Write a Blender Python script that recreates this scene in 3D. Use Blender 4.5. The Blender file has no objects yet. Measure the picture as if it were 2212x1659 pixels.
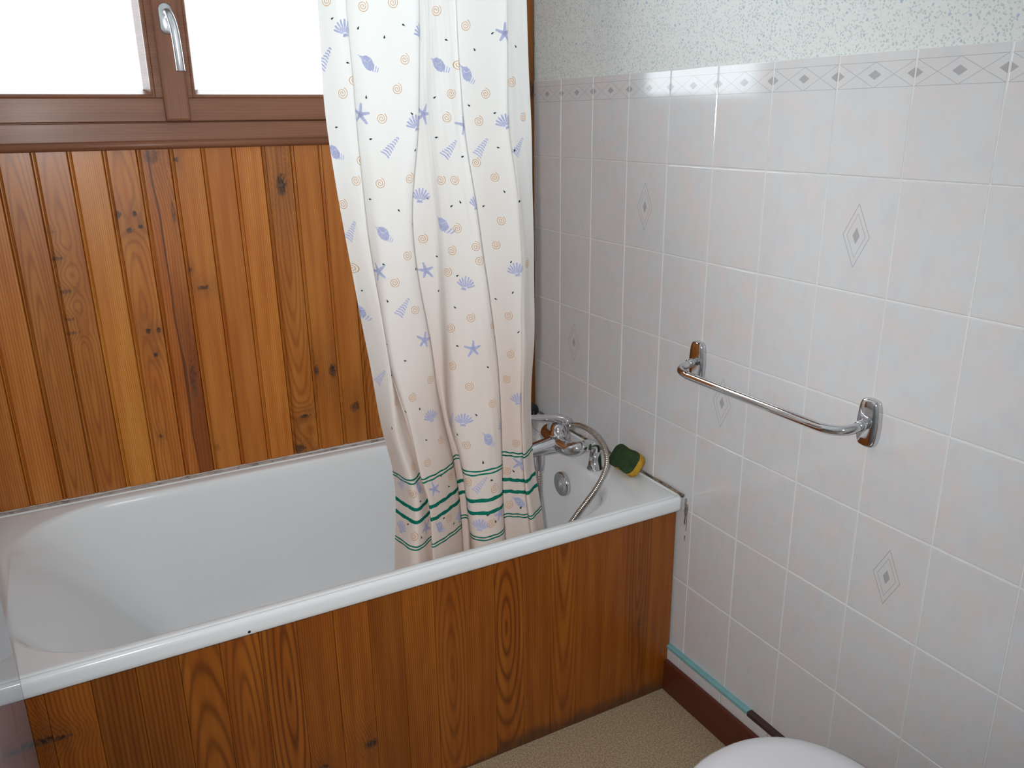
import bpy, bmesh, math, random
from mathutils import Vector, Matrix, Euler
random.seed(7)
R = math.radians
scene = bpy.context.scene
COL = scene.collection
ZO = 1.525            # floor level below the top edge of the tiling (z = 0 in the measured frame)

# ------------------------------------------------------------------ camera
CAM = Vector((-1.2226, -2.1101, -0.0962 + ZO))
CROT = Euler((R(72.12367621), R(0.69100422), R(-28.64257195)), 'XYZ')
FPX = 1782.35
cam_d = bpy.data.cameras.new('camera'); cam = bpy.data.objects.new('camera', cam_d); COL.objects.link(cam)
cam.location = CAM; cam.rotation_euler = CROT
cam_d.sensor_width = 36.0; cam_d.lens = FPX / 2212 * 36.0; cam_d.clip_start = 0.02
scene.camera = cam

# ------------------------------------------------------------------ daylight (sky seen through the window) and the camera's flash
world = bpy.data.worlds.new('sky'); scene.world = world; world.use_nodes = True
wn = world.node_tree.nodes; wn['Background'].inputs['Color'].default_value = (0.86, 0.94, 1.0, 1)
wn['Background'].inputs['Strength'].default_value = 5.6
pd = bpy.data.lights.new('window_daylight_portal', 'AREA'); pd.shape = 'RECTANGLE'; pd.size = 1.30; pd.size_y = 0.95
pd.cycles.is_portal = True
po = bpy.data.objects.new('window_daylight_portal', pd); COL.objects.link(po)
po.location = (-0.935, 0.07, 0.32 + ZO); po.rotation_euler = (R(-90), 0, 0)
fd = bpy.data.lights.new('camera_flash', 'SPOT'); fd.spot_size = R(104); fd.spot_blend = 1.0; fd.energy = 44.0; fd.shadow_soft_size = 0.018; fd.color = (0.975, 0.98, 0.99)
fo = bpy.data.objects.new('camera_flash', fd); COL.objects.link(fo)
fo.location = CAM + CROT.to_matrix() @ Vector((-0.055, 0.03, 0.0)); fo.rotation_euler = CROT

vs = scene.view_settings
vs.view_transform = 'Standard'; vs.look = 'None'; vs.gamma = 1.0; vs.use_curve_mapping = False
vs.exposure = 0.62
scene.cycles.max_bounces = 6; scene.cycles.diffuse_bounces = 4; scene.cycles.glossy_bounces = 3; scene.cycles.transmission_bounces = 4; scene.cycles.transparent_max_bounces = 8; scene.cycles.adaptive_threshold = 0.05

# ------------------------------------------------------------------ node helpers
class NT:
    def __init__(s, name):
        s.mat = bpy.data.materials.new(name); s.mat.use_nodes = True
        s.n = s.mat.node_tree.nodes; s.l = s.mat.node_tree.links
        s.b = s.n['Principled BSDF']; s.out = s.n['Material Output']
    def put(s, sock, v):
        if isinstance(v, bpy.types.NodeSocket): s.l.new(v, sock)
        elif isinstance(v, (tuple, list)) and len(v) == 3 and sock.type == 'RGBA': sock.default_value = (*v, 1)
        else: sock.default_value = v
    def m(s, op, a, b=None, c=None, clamp=False):
        n = s.n.new('ShaderNodeMath'); n.operation = op; n.use_clamp = clamp
        for i, v in enumerate((a, b, c)):
            if v is not None: s.put(n.inputs[i], v)
        return n.outputs[0]
    def add(s, a, b): return s.m('ADD', a, b)
    def sub(s, a, b): return s.m('SUBTRACT', a, b)
    def mul(s, a, b): return s.m('MULTIPLY', a, b)
    def lt(s, a, b): return s.m('LESS_THAN', a, b)
    def step(s, x, lo, hi):
        n = s.n.new('ShaderNodeMapRange'); n.interpolation_type = 'SMOOTHSTEP'; n.clamp = True
        s.put(n.inputs['Value'], x); n.inputs['From Min'].default_value = lo; n.inputs['From Max'].default_value = hi
        return n.outputs[0]
    def coord(s, kind='Object'):
        n = s.n.new('ShaderNodeTexCoord'); sp = s.n.new('ShaderNodeSeparateXYZ'); s.l.new(n.outputs[kind], sp.inputs[0])
        return sp.outputs[0], sp.outputs[1], sp.outputs[2]
    def world(s):
        n = s.n.new('ShaderNodeNewGeometry'); sp = s.n.new('ShaderNodeSeparateXYZ'); s.l.new(n.outputs['Position'], sp.inputs[0])
        return sp.outputs[0], sp.outputs[1], sp.outputs[2]
    def vec(s, x, y, z):
        n = s.n.new('ShaderNodeCombineXYZ')
        for i, v in enumerate((x, y, z)): s.put(n.inputs[i], v)
        return n.outputs[0]
    def noise(s, vec, scale=1.0, detail=2.0, rough=0.5, dist=0.0):
        n = s.n.new('ShaderNodeTexNoise'); s.put(n.inputs['Vector'], vec); n.inputs['Scale'].default_value = scale
        n.inputs['Detail'].default_value = detail; n.inputs['Roughness'].default_value = rough; n.inputs['Distortion'].default_value = dist
        return n.outputs[0]
    def voro(s, vec, scale, feature='F1', out='Distance', rnd=1.0):
        n = s.n.new('ShaderNodeTexVoronoi'); n.feature = feature; s.put(n.inputs['Vector'], vec); n.inputs['Scale'].default_value = scale
        n.inputs['Randomness'].default_value = rnd
        return n.outputs[out]
    def mix(s, f, a, b):
        n = s.n.new('ShaderNodeMix'); n.data_type = 'RGBA'
        s.put(n.inputs[0], f); s.put(n.inputs[6], a); s.put(n.inputs[7], b)
        return n.outputs[2]
    def rnd(s):
        return s.n.new('ShaderNodeObjectInfo').outputs['Random']
    def bump(s, h, strength=0.2, dist=0.001):
        n = s.n.new('ShaderNodeBump'); n.inputs['Strength'].default_value = strength; n.inputs['Distance'].default_value = dist
        s.l.new(h, n.inputs['Height']); s.l.new(n.outputs[0], s.b.inputs['Normal'])
    def set(s, **k):
        for a, v in k.items(): s.put(s.b.inputs[a.replace('_', ' ')], v)
        return s

def plain(name, col, rough=0.5, metal=0.0, spec=0.5, coat=0.0, var=0.06, vscale=30.0):
    t = NT(name); x, y, z = t.coord()
    n = t.noise(t.vec(x, y, z), vscale, 3.0)
    lo = tuple(c * (1 - var) for c in col); hi = tuple(min(1, c * (1 + var)) for c in col)
    t.set(Base_Color=t.mix(n, lo, hi), Roughness=rough, Metallic=metal, Specular_IOR_Level=spec, Coat_Weight=coat)
    return t.mat

def wood(name, light, mid, dark, x0=0.3, z0=0.3, s=0.04, freq=260, dist=1.2, ringk=0.5, knots=(), seed=0.0, rough=0.36, coat=0.15, stain=None, streak=None, along='z'):
    t = NT(name); x, y, z = t.coord()
    if along == 'x': x, z = z, x
    nA = t.noise(t.vec(t.add(t.mul(x, 16), seed), seed * 3.1, t.mul(z, 2.0)), 1.0, 3.0)
    nB = t.noise(t.vec(t.add(t.mul(x, 55), seed), seed * 1.7, t.mul(z, 3.2)), 1.0, 2.0)
    nF = t.noise(t.vec(t.mul(x, 900), seed, t.mul(z, 16)), 1.0, 2.0)
    dx = t.sub(x, x0); dz = t.mul(t.sub(z, z0), s)
    r = t.m('SQRT', t.add(t.mul(dx, dx), t.mul(dz, dz)))
    spots = None
    for (kx, kz, ra, rb, st) in knots:
        kn = t.noise(t.vec(t.mul(x, 170), seed, t.mul(z, 120)), 1.0, 3.0, 0.65); wob = t.mul(t.sub(kn, 0.5), 1.5)
        ex = t.add(t.mul(t.sub(x, kx), 1.0 / ra), wob); ez = t.add(t.mul(t.sub(z, kz), 1.0 / rb), wob)
        d2 = t.add(t.mul(ex, ex), t.mul(ez, ez))
        ez2 = t.mul(ez, 0.5); e2 = t.add(t.mul(ex, ex), t.mul(ez2, ez2))
        g = t.m('POWER', 2.718, t.mul(e2, -0.16))
        r = t.add(r, t.mul(g, ra * 1.1))
        core = t.mul(t.sub(1.0, t.step(d2, 0.15, 1.5)), st)
        halo = t.mul(g, 0.30 * st)
        sp = t.m('MAXIMUM', core, halo)
        spots = sp if spots is None else t.m('MAXIMUM', spots, sp)
    ph = t.add(t.mul(r, freq), t.mul(t.sub(nA, 0.5), dist))
    ring = t.add(0.5, t.mul(t.m('SINE', t.mul(ph, 6.2832)), 0.5))
    ring = t.m('POWER', ring, 2.6)
    c = t.mix(t.step(nB, 0.25, 0.75), light, mid)
    c = t.mix(t.mul(ring, t.mul(t.add(0.35, nA), ringk)), c, dark)
    c = t.mix(t.mul(t.step(nF, 0.45, 0.8), 0.22), c, dark)
    if streak:      # dark resinous heartwood streak along the plank
        sx, sw = streak
        w = t.add(t.sub(x, t.add(sx, t.mul(z, -0.012))), t.mul(t.sub(nA, 0.5), 0.045))
        d = t.m('ABSOLUTE', t.mul(w, 1.0 / sw))
        c = t.mix(t.mul(t.step(w, 0.0, 0.006), t.mul(t.sub(1.0, t.step(z, 0.30, 0.62)), 0.55)), c, dark)
        c = t.mix(t.mul(t.sub(1.0, t.step(d, 0.3, 1.0)), 0.8), c, tuple(q * 0.45 for q in dark))
    if spots is not None:
        c = t.mix(t.m('MINIMUM', spots, 1.0), c, t.mix(t.step(kn, 0.4, 0.62), (0.03, 0.012, 0.007), (0.13, 0.055, 0.025)))
    if stain:       # damp, greyed water mark at the foot of the boards
        ng = t.noise(t.vec(t.mul(x, 30), seed, t.mul(z, 30)), 1.0, 4.0)
        f = t.mul(t.sub(1.0, t.step(t.add(z, t.mul(t.sub(ng, 0.5), 0.05)), 0.004, stain)), 0.75)
        c = t.mix(f, c, (0.045, 0.028, 0.016))
    t.set(Base_Color=c, Roughness=rough, Coat_Weight=coat, Coat_Roughness=0.22, Specular_IOR_Level=0.4)
    return t.mat

# ------------------------------------------------------------------ mesh helpers
def setp(o, label=None, cat=None, group=None, kind=None):
    if label: o['label'] = label
    if cat: o['category'] = cat
    if group: o['group'] = group
    if kind: o['kind'] = kind
    return o
def mesh_data(name, verts, faces, mats, smooth=False, fm=None):
    me = bpy.data.meshes.new(name); me.from_pydata([tuple(v) for v in verts], [], faces)
    for mm in (mats if isinstance(mats, (list, tuple)) else [mats]): me.materials.append(mm)
    if fm: me.polygons.foreach_set('material_index', fm)
    me.polygons.foreach_set('use_smooth', [smooth] * len(me.polygons))
    me.update()
    return me
def link(name, me, parent=None, loc=(0, 0, 0), rot=(0, 0, 0)):
    o = bpy.data.objects.new(name, me); COL.objects.link(o)
    o.location = loc; o.rotation_euler = rot
    if parent: o.parent = parent
    return o
def mesh_obj(name, verts, faces, mats, parent=None, loc=(0, 0, 0), smooth=False, fm=None):
    return link(name, mesh_data(name, verts, faces, mats, smooth, fm), parent, loc)
def empty(name, loc, **k):
    o = bpy.data.objects.new(name, None); COL.objects.link(o); o.location = loc; o.empty_display_size = 0.05
    return setp(o, **k)
def bm_obj(name, bm, mat, parent=None, loc=(0, 0, 0), rot=(0, 0, 0), smooth=False):
    bmesh.ops.recalc_face_normals(bm, faces=bm.faces)
    me = bpy.data.meshes.new(name); bm.to_mesh(me); bm.free()
    me.materials.append(mat); me.polygons.foreach_set('use_smooth', [smooth] * len(me.polygons)); me.update()
    return link(name, me, parent, loc, rot)
def add_box(bm, a, b, bevel=0.0, seg=2):
    t = bmesh.new(); bmesh.ops.create_cube(t, size=1.0)
    for v in t.verts:
        v.co = Vector([(a[i] + b[i]) / 2 + v.co[i] * (b[i] - a[i]) for i in range(3)])
    if bevel: bmesh.ops.bevel(t, geom=list(t.edges), offset=bevel, segments=seg, affect='EDGES', profile=0.5)
    me = bpy.data.meshes.new('t'); t.to_mesh(me); t.free(); bm.from_mesh(me); bpy.data.meshes.remove(me)
def box(name, a, b, mat, parent=None, bevel=0.0, seg=2, smooth=False):
    bm = bmesh.new(); add_box(bm, a, b, bevel, seg); return bm_obj(name, bm, mat, parent, smooth=smooth)
def catmull(P, n):
    P = [Vector(p) for p in P]; out = []
    Q = [P[0] * 2 - P[1]] + P + [P[-1] * 2 - P[-2]]
    for i in range(1, len(Q) - 2):
        a, b, c, d = Q[i - 1], Q[i], Q[i + 1], Q[i + 2]
        for j in range(n):
            t = j / n
            out.append(0.5 * ((2 * b) + (c - a) * t + (2 * a - 5 * b + 4 * c - d) * t * t + (3 * b - a - 3 * c + d) * t ** 3))
    out.append(P[-1]); return out
def sweep(bm, P, rad, seg=16, caps=True, sx=1.0):
    P = [Vector(p) for p in P]; n = len(P)
    rad = rad if isinstance(rad, (list, tuple)) else [rad] * n
    T = [(P[min(i + 1, n - 1)] - P[max(i - 1, 0)]).normalized() for i in range(n)]
    up = Vector((0, 0, 1)) if abs(T[0].z) < 0.9 else Vector((0, 1, 0))
    N = (up - T[0] * up.dot(T[0])).normalized(); rings = []
    for i in range(n):
        N = (N - T[i] * N.dot(T[i])).normalized(); B = T[i].cross(N)
        rings.append([bm.verts.new(P[i] + (N * math.cos(a) + B * sx * math.sin(a)) * rad[i]) for a in [2 * math.pi * k / seg for k in range(seg)]])
    for i in range(n - 1):
        for k in range(seg):
            bm.faces.new((rings[i][k], rings[i][(k + 1) % seg], rings[i + 1][(k + 1) % seg], rings[i + 1][k]))
    if caps:
        bm.faces.new(rings[0][::-1]); bm.faces.new(rings[-1])
def tube(name, P, rad, mat, parent=None, seg=16, n=0, sx=1.0):
    bm = bmesh.new(); sweep(bm, catmull(P, n) if n else P, rad, seg, True, sx); return bm_obj(name, bm, mat, parent, smooth=True)
def loft(name, loops, mat, parent=None, smooth=True, cap0=True, cap1=True, loc=(0, 0, 0)):
    n = len(loops[0]); V = [v for L in loops for v in L]; F = []
    for i in range(len(loops) - 1):
        for k in range(n):
            F.append((i * n + k, i * n + (k + 1) % n, (i + 1) * n + (k + 1) % n, (i + 1) * n + k))
    if cap0: F.append(tuple(range(n))[::-1])
    if cap1: F.append(tuple((len(loops) - 1) * n + k for k in range(n)))
    o = mesh_obj(name, V, F, mat, parent, loc, smooth)
    bm = bmesh.new(); bm.from_mesh(o.data); bmesh.ops.recalc_face_normals(bm, faces=bm.faces); bm.to_mesh(o.data); bm.free()
    return o
def rrect(x0, x1, y0, y1, rs, z, nc=10, ne=14):
    """rounded rectangle loop; rs = radii (x1y1, x0y1, x0y0, x1y0), each r or (rx, ry)"""
    out = []
    cs = [(x1, y1, 1, 1, 0), (x0, y1, -1, 1, 90), (x0, y0, -1, -1, 180), (x1, y0, 1, -1, 270)]
    pts = []
    for (cx, cy, sx, sy, a0), r in zip(cs, rs):
        rx, ry = r if isinstance(r, tuple) else (r, r)
        pts.append([(cx - sx * rx + rx * math.cos(R(a0 + 90 * k / nc)), cy - sy * ry + ry * math.sin(R(a0 + 90 * k / nc))) for k in range(nc + 1)])
    for i in range(4):
        out += pts[i]
        a, b = pts[i][-1], pts[(i + 1) % 4][0]
        out += [(a[0] + (b[0] - a[0]) * k / ne, a[1] + (b[1] - a[1]) * k / ne) for k in range(1, ne)]
    return [(p[0], p[1], z + ZO) for p in out]

# ------------------------------------------------------------------ materials
def tile_mat(name, deco=None):
    t = NT(name); x, y, z = t.coord(); rn = t.rnd()
    p = t.vec(t.add(t.mul(y, 1.0), t.mul(rn, 37.0)), t.mul(rn, 11.0), z)
    a = t.noise(p, 24.0, 3.0); b = t.noise(t.vec(t.mul(y, 42), t.mul(rn, 50), t.mul(z, 24)), 1.0, 2.0)
    c = t.mix(t.step(a, 0.35, 0.70), (0.655, 0.665, 0.68), (0.69, 0.645, 0.64))
    c = t.mix(t.mul(t.step(b, 0.45, 0.8), 0.5), c, (0.61, 0.615, 0.65))
    ink = None
    ay = t.m('ABSOLUTE', y)
    if deco == 'diamond':
        az = t.m('ABSOLUTE', z)
        d = t.add(t.mul(ay, 1 / 0.028), t.mul(az, 1 / 0.055))
        l1 = t.mul(t.lt(t.m('ABSOLUTE', t.sub(d, 1.0)), 0.026), 1.0)
        l2 = t.mul(t.lt(t.m('ABSOLUTE', t.sub(d, 0.69)), 0.024), 0.8)
        ink = t.m('MAXIMUM', t.m('MAXIMUM', l1, l2), t.lt(d, 0.265))
    if deco == 'border':
        zz = t.sub(z, 0.100 - 0.036)
        u = t.mul(ay, 1 / 0.0735)
        tri = t.mul(t.sub(1.0, t.mul(u, 2.0)), 0.020)
        la = t.lt(t.m('ABSOLUTE', t.sub(zz, tri)), 0.0006); lb = t.lt(t.m('ABSOLUTE', t.add(zz, tri)), 0.0006)
        band = t.lt(t.m('ABSOLUTE', zz), 0.0203)
        hl = t.lt(t.m('ABSOLUTE', t.sub(t.m('ABSOLUTE', zz), 0.0200)), 0.0005)
        azz = t.mul(t.m('ABSOLUTE', zz), 1 / 0.0078)
        d0 = t.lt(t.add(t.mul(ay, 1 / 0.0125), azz), 1.0)
        d1 = t.lt(t.add(t.mul(t.m('ABSOLUTE', t.sub(ay, 0.0735)), 1 / 0.0125), azz), 1.0)
        ln = t.mul(t.mul(t.m('MAXIMUM', la, lb), band), 0.8)
        ink = t.m('MAXIMUM', t.m('MAXIMUM', ln, t.mul(hl, 0.8)), t.m('MAXIMUM', d0, d1))
    if ink is not None: c = t.mix(t.mul(ink, 0.85), c, (0.38, 0.365, 0.37))
    t.set(Base_Color=c, Roughness=0.10, Specular_IOR_Level=0.5)
    t.bump(t.noise(p, 14.0, 1.0), 0.10, 0.002)
    return t.mat
M_tile = tile_mat('glazed_tile'); M_tile_d = tile_mat('glazed_tile_diamond', 'diamond'); M_tile_b = tile_mat('glazed_tile_border', 'border')

def wallpaper():
    t = NT('speckled_wallpaper'); x, y, z = t.world(); p = t.vec(x, y, z)
    w = t.noise(p, 140.0, 2.0)
    pv = t.vec(x, t.add(y, t.mul(w, 0.006)), t.add(z, t.mul(w, 0.006)))
    d = t.voro(pv, 210.0)
    big = t.noise(p, 60.0, 2.0)
    sp = t.mul(t.sub(1.0, t.step(d, 0.26, 0.48)), t.step(big, 0.33, 0.5))
    c = t.mix(sp, (0.74, 0.76, 0.74), (0.50, 0.565, 0.56))
    hue = t.voro(pv, 60.0, out='Color'); sh = t.n.new('ShaderNodeSeparateColor'); t.l.new(hue, sh.inputs[0])
    d2 = t.lt(t.voro(pv, 60.0), 0.16)
    c = t.mix(t.mul(d2, t.m('GREATER_THAN', sh.outputs[0], 0.78)), c, (0.66, 0.60, 0.22))
    c = t.mix(t.mul(d2, t.lt(sh.outputs[0], 0.2)), c, (0.42, 0.50, 0.62))
    t.set(Base_Color=c, Roughness=0.6, Specular_IOR_Level=0.3)
    return t.mat
M_paper = wallpaper()
M_grout = plain('tile_grout', (0.74, 0.74, 0.72), 0.8, var=0.1)
M_plaster = plain('white_plaster', (0.90, 0.90, 0.89), 0.8, var=0.02)
def floor_mat():
    t = NT('speckled_vinyl'); x, y, z = t.world(); p = t.vec(x, y, z)
    a = t.noise(p, 250.0, 5.0, 0.8); b = t.noise(p, 150.0, 2.0); c0 = t.noise(p, 700.0, 1.0)
    c = t.mix(t.step(a, 0.37, 0.64), (0.19, 0.13, 0.07), (0.54, 0.42, 0.27))
    c = t.mix(t.mul(t.step(b, 0.5, 0.7), 0.4), c, (0.30, 0.22, 0.08))
    c = t.mix(t.mul(t.step(c0, 0.56, 0.66), 0.6), c, (0.66, 0.52, 0.42))
    t.set(Base_Color=c, Roughness=0.55); t.bump(a, 0.15, 0.0006); return t.mat
M_floor = floor_mat()
M_tub = plain('white_enamel', (0.79, 0.81, 0.825), 0.14, coat=0.3, var=0.015, vscale=6)
M_ceram = plain('white_plastic', (0.74, 0.73, 0.76), 0.28, var=0.015, vscale=8)
M_chrome = plain('chrome', (0.66, 0.66, 0.68), 0.07, metal=1.0, var=0.02)
def hose_mat():
    t = NT('ribbed_steel_hose'); t.set(Base_Color=(0.52, 0.48, 0.43), Metallic=1.0, Roughness=0.25); return t.mat
M_hose = hose_mat()
M_satin = plain('satin_aluminium', (0.72, 0.74, 0.78), 0.30, metal=1.0, var=0.04)
M_frame = wood('window_frame_wood', (0.26, 0.104, 0.052), (0.205, 0.078, 0.036), (0.095, 0.032, 0.014), x0=3.0, s=0.02, freq=160, dist=2.0, ringk=0.25, seed=3.3, rough=0.42, coat=0.08, along='x')
M_framev = wood('window_stile_wood', (0.26, 0.104, 0.052), (0.205, 0.078, 0.036), (0.095, 0.032, 0.014), x0=3.0, s=0.02, freq=160, dist=2.0, ringk=0.25, seed=5.3, rough=0.42, coat=0.08)
M_base = plain('brown_painted_wood', (0.10, 0.022, 0.010), 0.4, var=0.15)
M_teal = plain('teal_paint', (0.21, 0.44, 0.46), 0.5, var=0.15)
M_dark = plain('dark_brown_ledge', (0.055, 0.025, 0.022), 0.55, var=0.2)
M_black = plain('black_rubber', (0.012, 0.012, 0.014), 0.35)
def caulk(name, a, b, lo, hi):
    t = NT(name); x, y, z = t.world(); n = t.noise(t.vec(x, y, z), 45.0, 4.0, 0.65)
    t.set(Base_Color=t.mix(t.step(n, lo, hi), a, b), Roughness=0.6); return t.mat
M_caulk = caulk('grey_sealant', (0.38, 0.31, 0.28), (0.16, 0.12, 0.10), 0.45, 0.7)
M_caulk2 = caulk('mouldy_sealant', (0.32, 0.25, 0.19), (0.07, 0.05, 0.04), 0.35, 0.62)
def glass_mat():
    t = NT('window_glass'); tr = t.n.new('ShaderNodeBsdfTransparent'); gl = t.n.new('ShaderNodeBsdfGlossy')
    gl.inputs['Roughness'].default_value = 0.02; tr.inputs['Color'].default_value = (0.97, 0.985, 0.98, 1)
    mx = t.n.new('ShaderNodeMixShader'); fr = t.n.new('ShaderNodeFresnel'); fr.inputs['IOR'].default_value = 1.3
    t.l.new(fr.outputs[0], mx.inputs[0]); t.l.new(tr.outputs[0], mx.inputs[1]); t.l.new(gl.outputs[0], mx.inputs[2])
    t.l.new(mx.outputs[0], t.out.inputs[0]); return t.mat
M_glass = glass_mat()
def cloth_mat():
    t = NT('curtain_cloth'); x, y, z = t.world()
    n = t.noise(t.vec(t.mul(x, 9.0), t.mul(y, 9.0), t.mul(z, 4.0)), 1.0, 3.0)
    low = t.step(t.add(z, t.mul(t.sub(n, 0.5), 0.75)), ZO - 1.15, ZO + 0.02)
    c = t.mix(low, (0.86, 0.725, 0.645), (0.86, 0.86, 0.84))
    wv = t.noise(t.vec(t.mul(x, 900), t.mul(y, 900), t.mul(z, 700)), 1.0, 1.0)
    c = t.mix(t.mul(wv, 0.12), c, (0.60, 0.56, 0.52))
    d = t.n.new('ShaderNodeBsdfDiffuse'); s = t.n.new('ShaderNodeBsdfTranslucent'); g = t.n.new('ShaderNodeMixShader'); g.inputs[0].default_value = 0.30
    t.l.new(c, d.inputs[0]); t.l.new(c, s.inputs[0]); t.l.new(d.outputs[0], g.inputs[1]); t.l.new(s.outputs[0], g.inputs[2]); t.l.new(g.outputs[0], t.out.inputs[0])
    return t.mat
M_cloth = cloth_mat()
def ink(name, col, col2=None):
    t = NT(name); x, y, z = t.world(); n = t.noise(t.vec(x, y, z), 260.0, 2.0)
    c = t.mix(t.step(n, 0.35, 0.7), col, col2 or tuple(min(1, q * 1.25) for q in col))
    d = t.n.new('ShaderNodeBsdfDiffuse'); s = t.n.new('ShaderNodeBsdfTranslucent'); g = t.n.new('ShaderNodeMixShader'); g.inputs[0].default_value = 0.45
    t.l.new(c, d.inputs[0]); t.l.new(c, s.inputs[0]); t.l.new(d.outputs[0], g.inputs[1]); t.l.new(s.outputs[0], g.inputs[2]); t.l.new(g.outputs[0], t.out.inputs[0])
    return t.mat
I_spiral = ink('ochre_ink', (0.60, 0.32, 0.11)); I_blue = ink('lavender_ink', (0.52, 0.55, 0.80), (0.64, 0.67, 0.86))
I_green = ink('green_ink', (0.010, 0.22, 0.15), (0.018, 0.28, 0.20)); I_dot = ink('dark_green_ink', (0.03, 0.08, 0.08))
I_cream = ink('cream_ink', (0.82, 0.82, 0.84))

# ------------------------------------------------------------------ room shell
X_L, Y_N, Z_C = -1.605, -2.62, 2.50
TOPZ = ZO
bm = bmesh.new(); add_box(bm, (X_L - 0.1, Y_N - 0.1, -0.08), (0.12, 0.25, 0.0)); setp(bm_obj('floor', bm, M_floor), 'beige and brown speckled vinyl floor', kind='structure')
bm = bmesh.new(); add_box(bm, (X_L - 0.1, Y_N - 0.1, Z_C), (0.12, 0.25, Z_C + 0.08)); setp(bm_obj('ceiling', bm, M_plaster), kind='structure')
wl = setp(box('wall_left', (X_L - 0.1, Y_N - 0.1, 0), (X_L, 0.25, Z_C), M_plaster), kind='structure')
wf = setp(box('wall_front', (X_L, Y_N - 0.1, 0), (0.004, Y_N, Z_C), M_plaster), kind='structure')

# right wall: grouted backing below, wallpaper above, each tile an object
def two_box():
    V, F, FM = [], [], []
    for (x, z0, z1, mi) in ((0.0014, 0, TOPZ - 0.001, 0), (0.0035, TOPZ - 0.001, Z_C, 1)):
        b = len(V)
        V += [(xx, yy, zz) for xx in (x, 0.12) for yy in (Y_N, 0.25) for zz in (z0, z1)]
        for f in ((0, 2, 3, 1), (4, 5, 7, 6), (0, 1, 5, 4), (2, 6, 7, 3), (1, 3, 7, 5), (0, 4, 6, 2)):
            F.append(tuple(b + i for i in f)); FM.append(mi)
    return V, F, FM
V, F, FM = two_box()
wall_r = setp(mesh_obj('wall_right', V, F, [M_grout, M_paper], fm=FM), 'right wall of pale glazed tiles under speckled wallpaper', kind='structure')
def tile_mesh(name, w, h, mat, t=0.008, bv=0.0016, dp=0.0011):
    y0, y1, z0, z1 = -w / 2, w / 2, -h / 2, h / 2
    a = [(t, y0, z0), (t, y1, z0), (t, y1, z1), (t, y0, z1)]
    b = [(dp, y0, z0), (dp, y1, z0), (dp, y1, z1), (dp, y0, z1)]
    q = bv * 0.45; m_ = [(dp * 0.3, y0 + q, z0 + q), (dp * 0.3, y1 - q, z0 + q), (dp * 0.3, y1 - q, z1 - q), (dp * 0.3, y0 + q, z1 - q)]
    c = [(0, y0 + bv, z0 + bv), (0, y1 - bv, z0 + bv), (0, y1 - bv, z1 - bv), (0, y0 + bv, z1 - bv)]
    Vv = a + b + m_ + c; Ff = []
    for i in range(3):
        for k in range(4): Ff.append((i * 4 + k, i * 4 + (k + 1) % 4, (i + 1) * 4 + (k + 1) % 4, (i + 1) * 4 + k))
    Ff = [f[::-1] for f in Ff]; Ff.append((15, 14, 13, 12))
    me = mesh_data(name, Vv, Ff, mat)
    bmm = bmesh.new(); bmm.from_mesh(me); bmesh.ops.recalc_face_normals(bmm, faces=bmm.faces)
    for f in bmm.faces:
        if f.normal.x > 0.5: f.normal_flip()
    bmm.to_mesh(me); bmm.free()
    return me
TW, TH, G = 0.1505, 0.200, 0.0024
full = {k: tile_mesh('tile', TW - G, TH - G, m_) for k, m_ in (('n', M_tile), ('d', M_tile_d), ('b', M_tile_b))}
cut0 = {k: tile_mesh('tile', 0.1438 - G, TH - G, m_) for k, m_ in (('n', M_tile), ('b', M_tile_b))}
DIAM = {(3, 1), (7, 1), (1, 3), (5, 3), (8, 4), (11, 1), (12, 3)}
for c in range(0, 16):
    ya = 0.0067 - TW * c if c else 0.0
    yb = 0.0067 - TW * (c + 1)
    for r_ in range(7):
        kind = 'b' if r_ == 0 else ('d' if (c, r_) in DIAM else 'n')
        me = (cut0 if c == 0 else full)[kind]
        o = link('tile', me, wall_r, (0, (ya + yb) / 2, ZO - TH * (r_ + 0.5)), (0, R(random.uniform(-.16, .16) + (0.45 if r_ == 0 else 0)), R(random.uniform(-.16, .16))))
# cut strip of tile standing proud at the foot of the wall
strip = tile_mesh('tile', TW - G, 0.085 - G, M_tile, t=0.012)
for c in range(4, 16):
    o = link('tile', strip, wall_r, (-0.011, 0.0067 - TW * (c + 0.5), ZO - 1.397 - 0.0425))

# ledge in front of the bottom tile row, teal paint first, then a dark brown length
led = setp(box('trim_1', (-0.0135, -0.985, ZO - 1.4055), (0.0012, -0.66, ZO - 1.3950), M_teal, bevel=0.002), 'thin teal painted ledge along the foot of the tiling', kind='structure')
led2 = setp(box('trim_2', (-0.0150, Y_N, ZO - 1.4065), (0.0012, -0.986, ZO - 1.394), M_dark, bevel=0.002), 'dark brown end of the ledge behind the toilet', kind='structure')
bb = setp(box('baseboard_right', (-0.024, Y_N, 0.0), (-0.0115, -0.70, ZO - 1.434), M_base, bevel=0.003), 'dark red-brown painted baseboard under the tiles', kind='structure')

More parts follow.
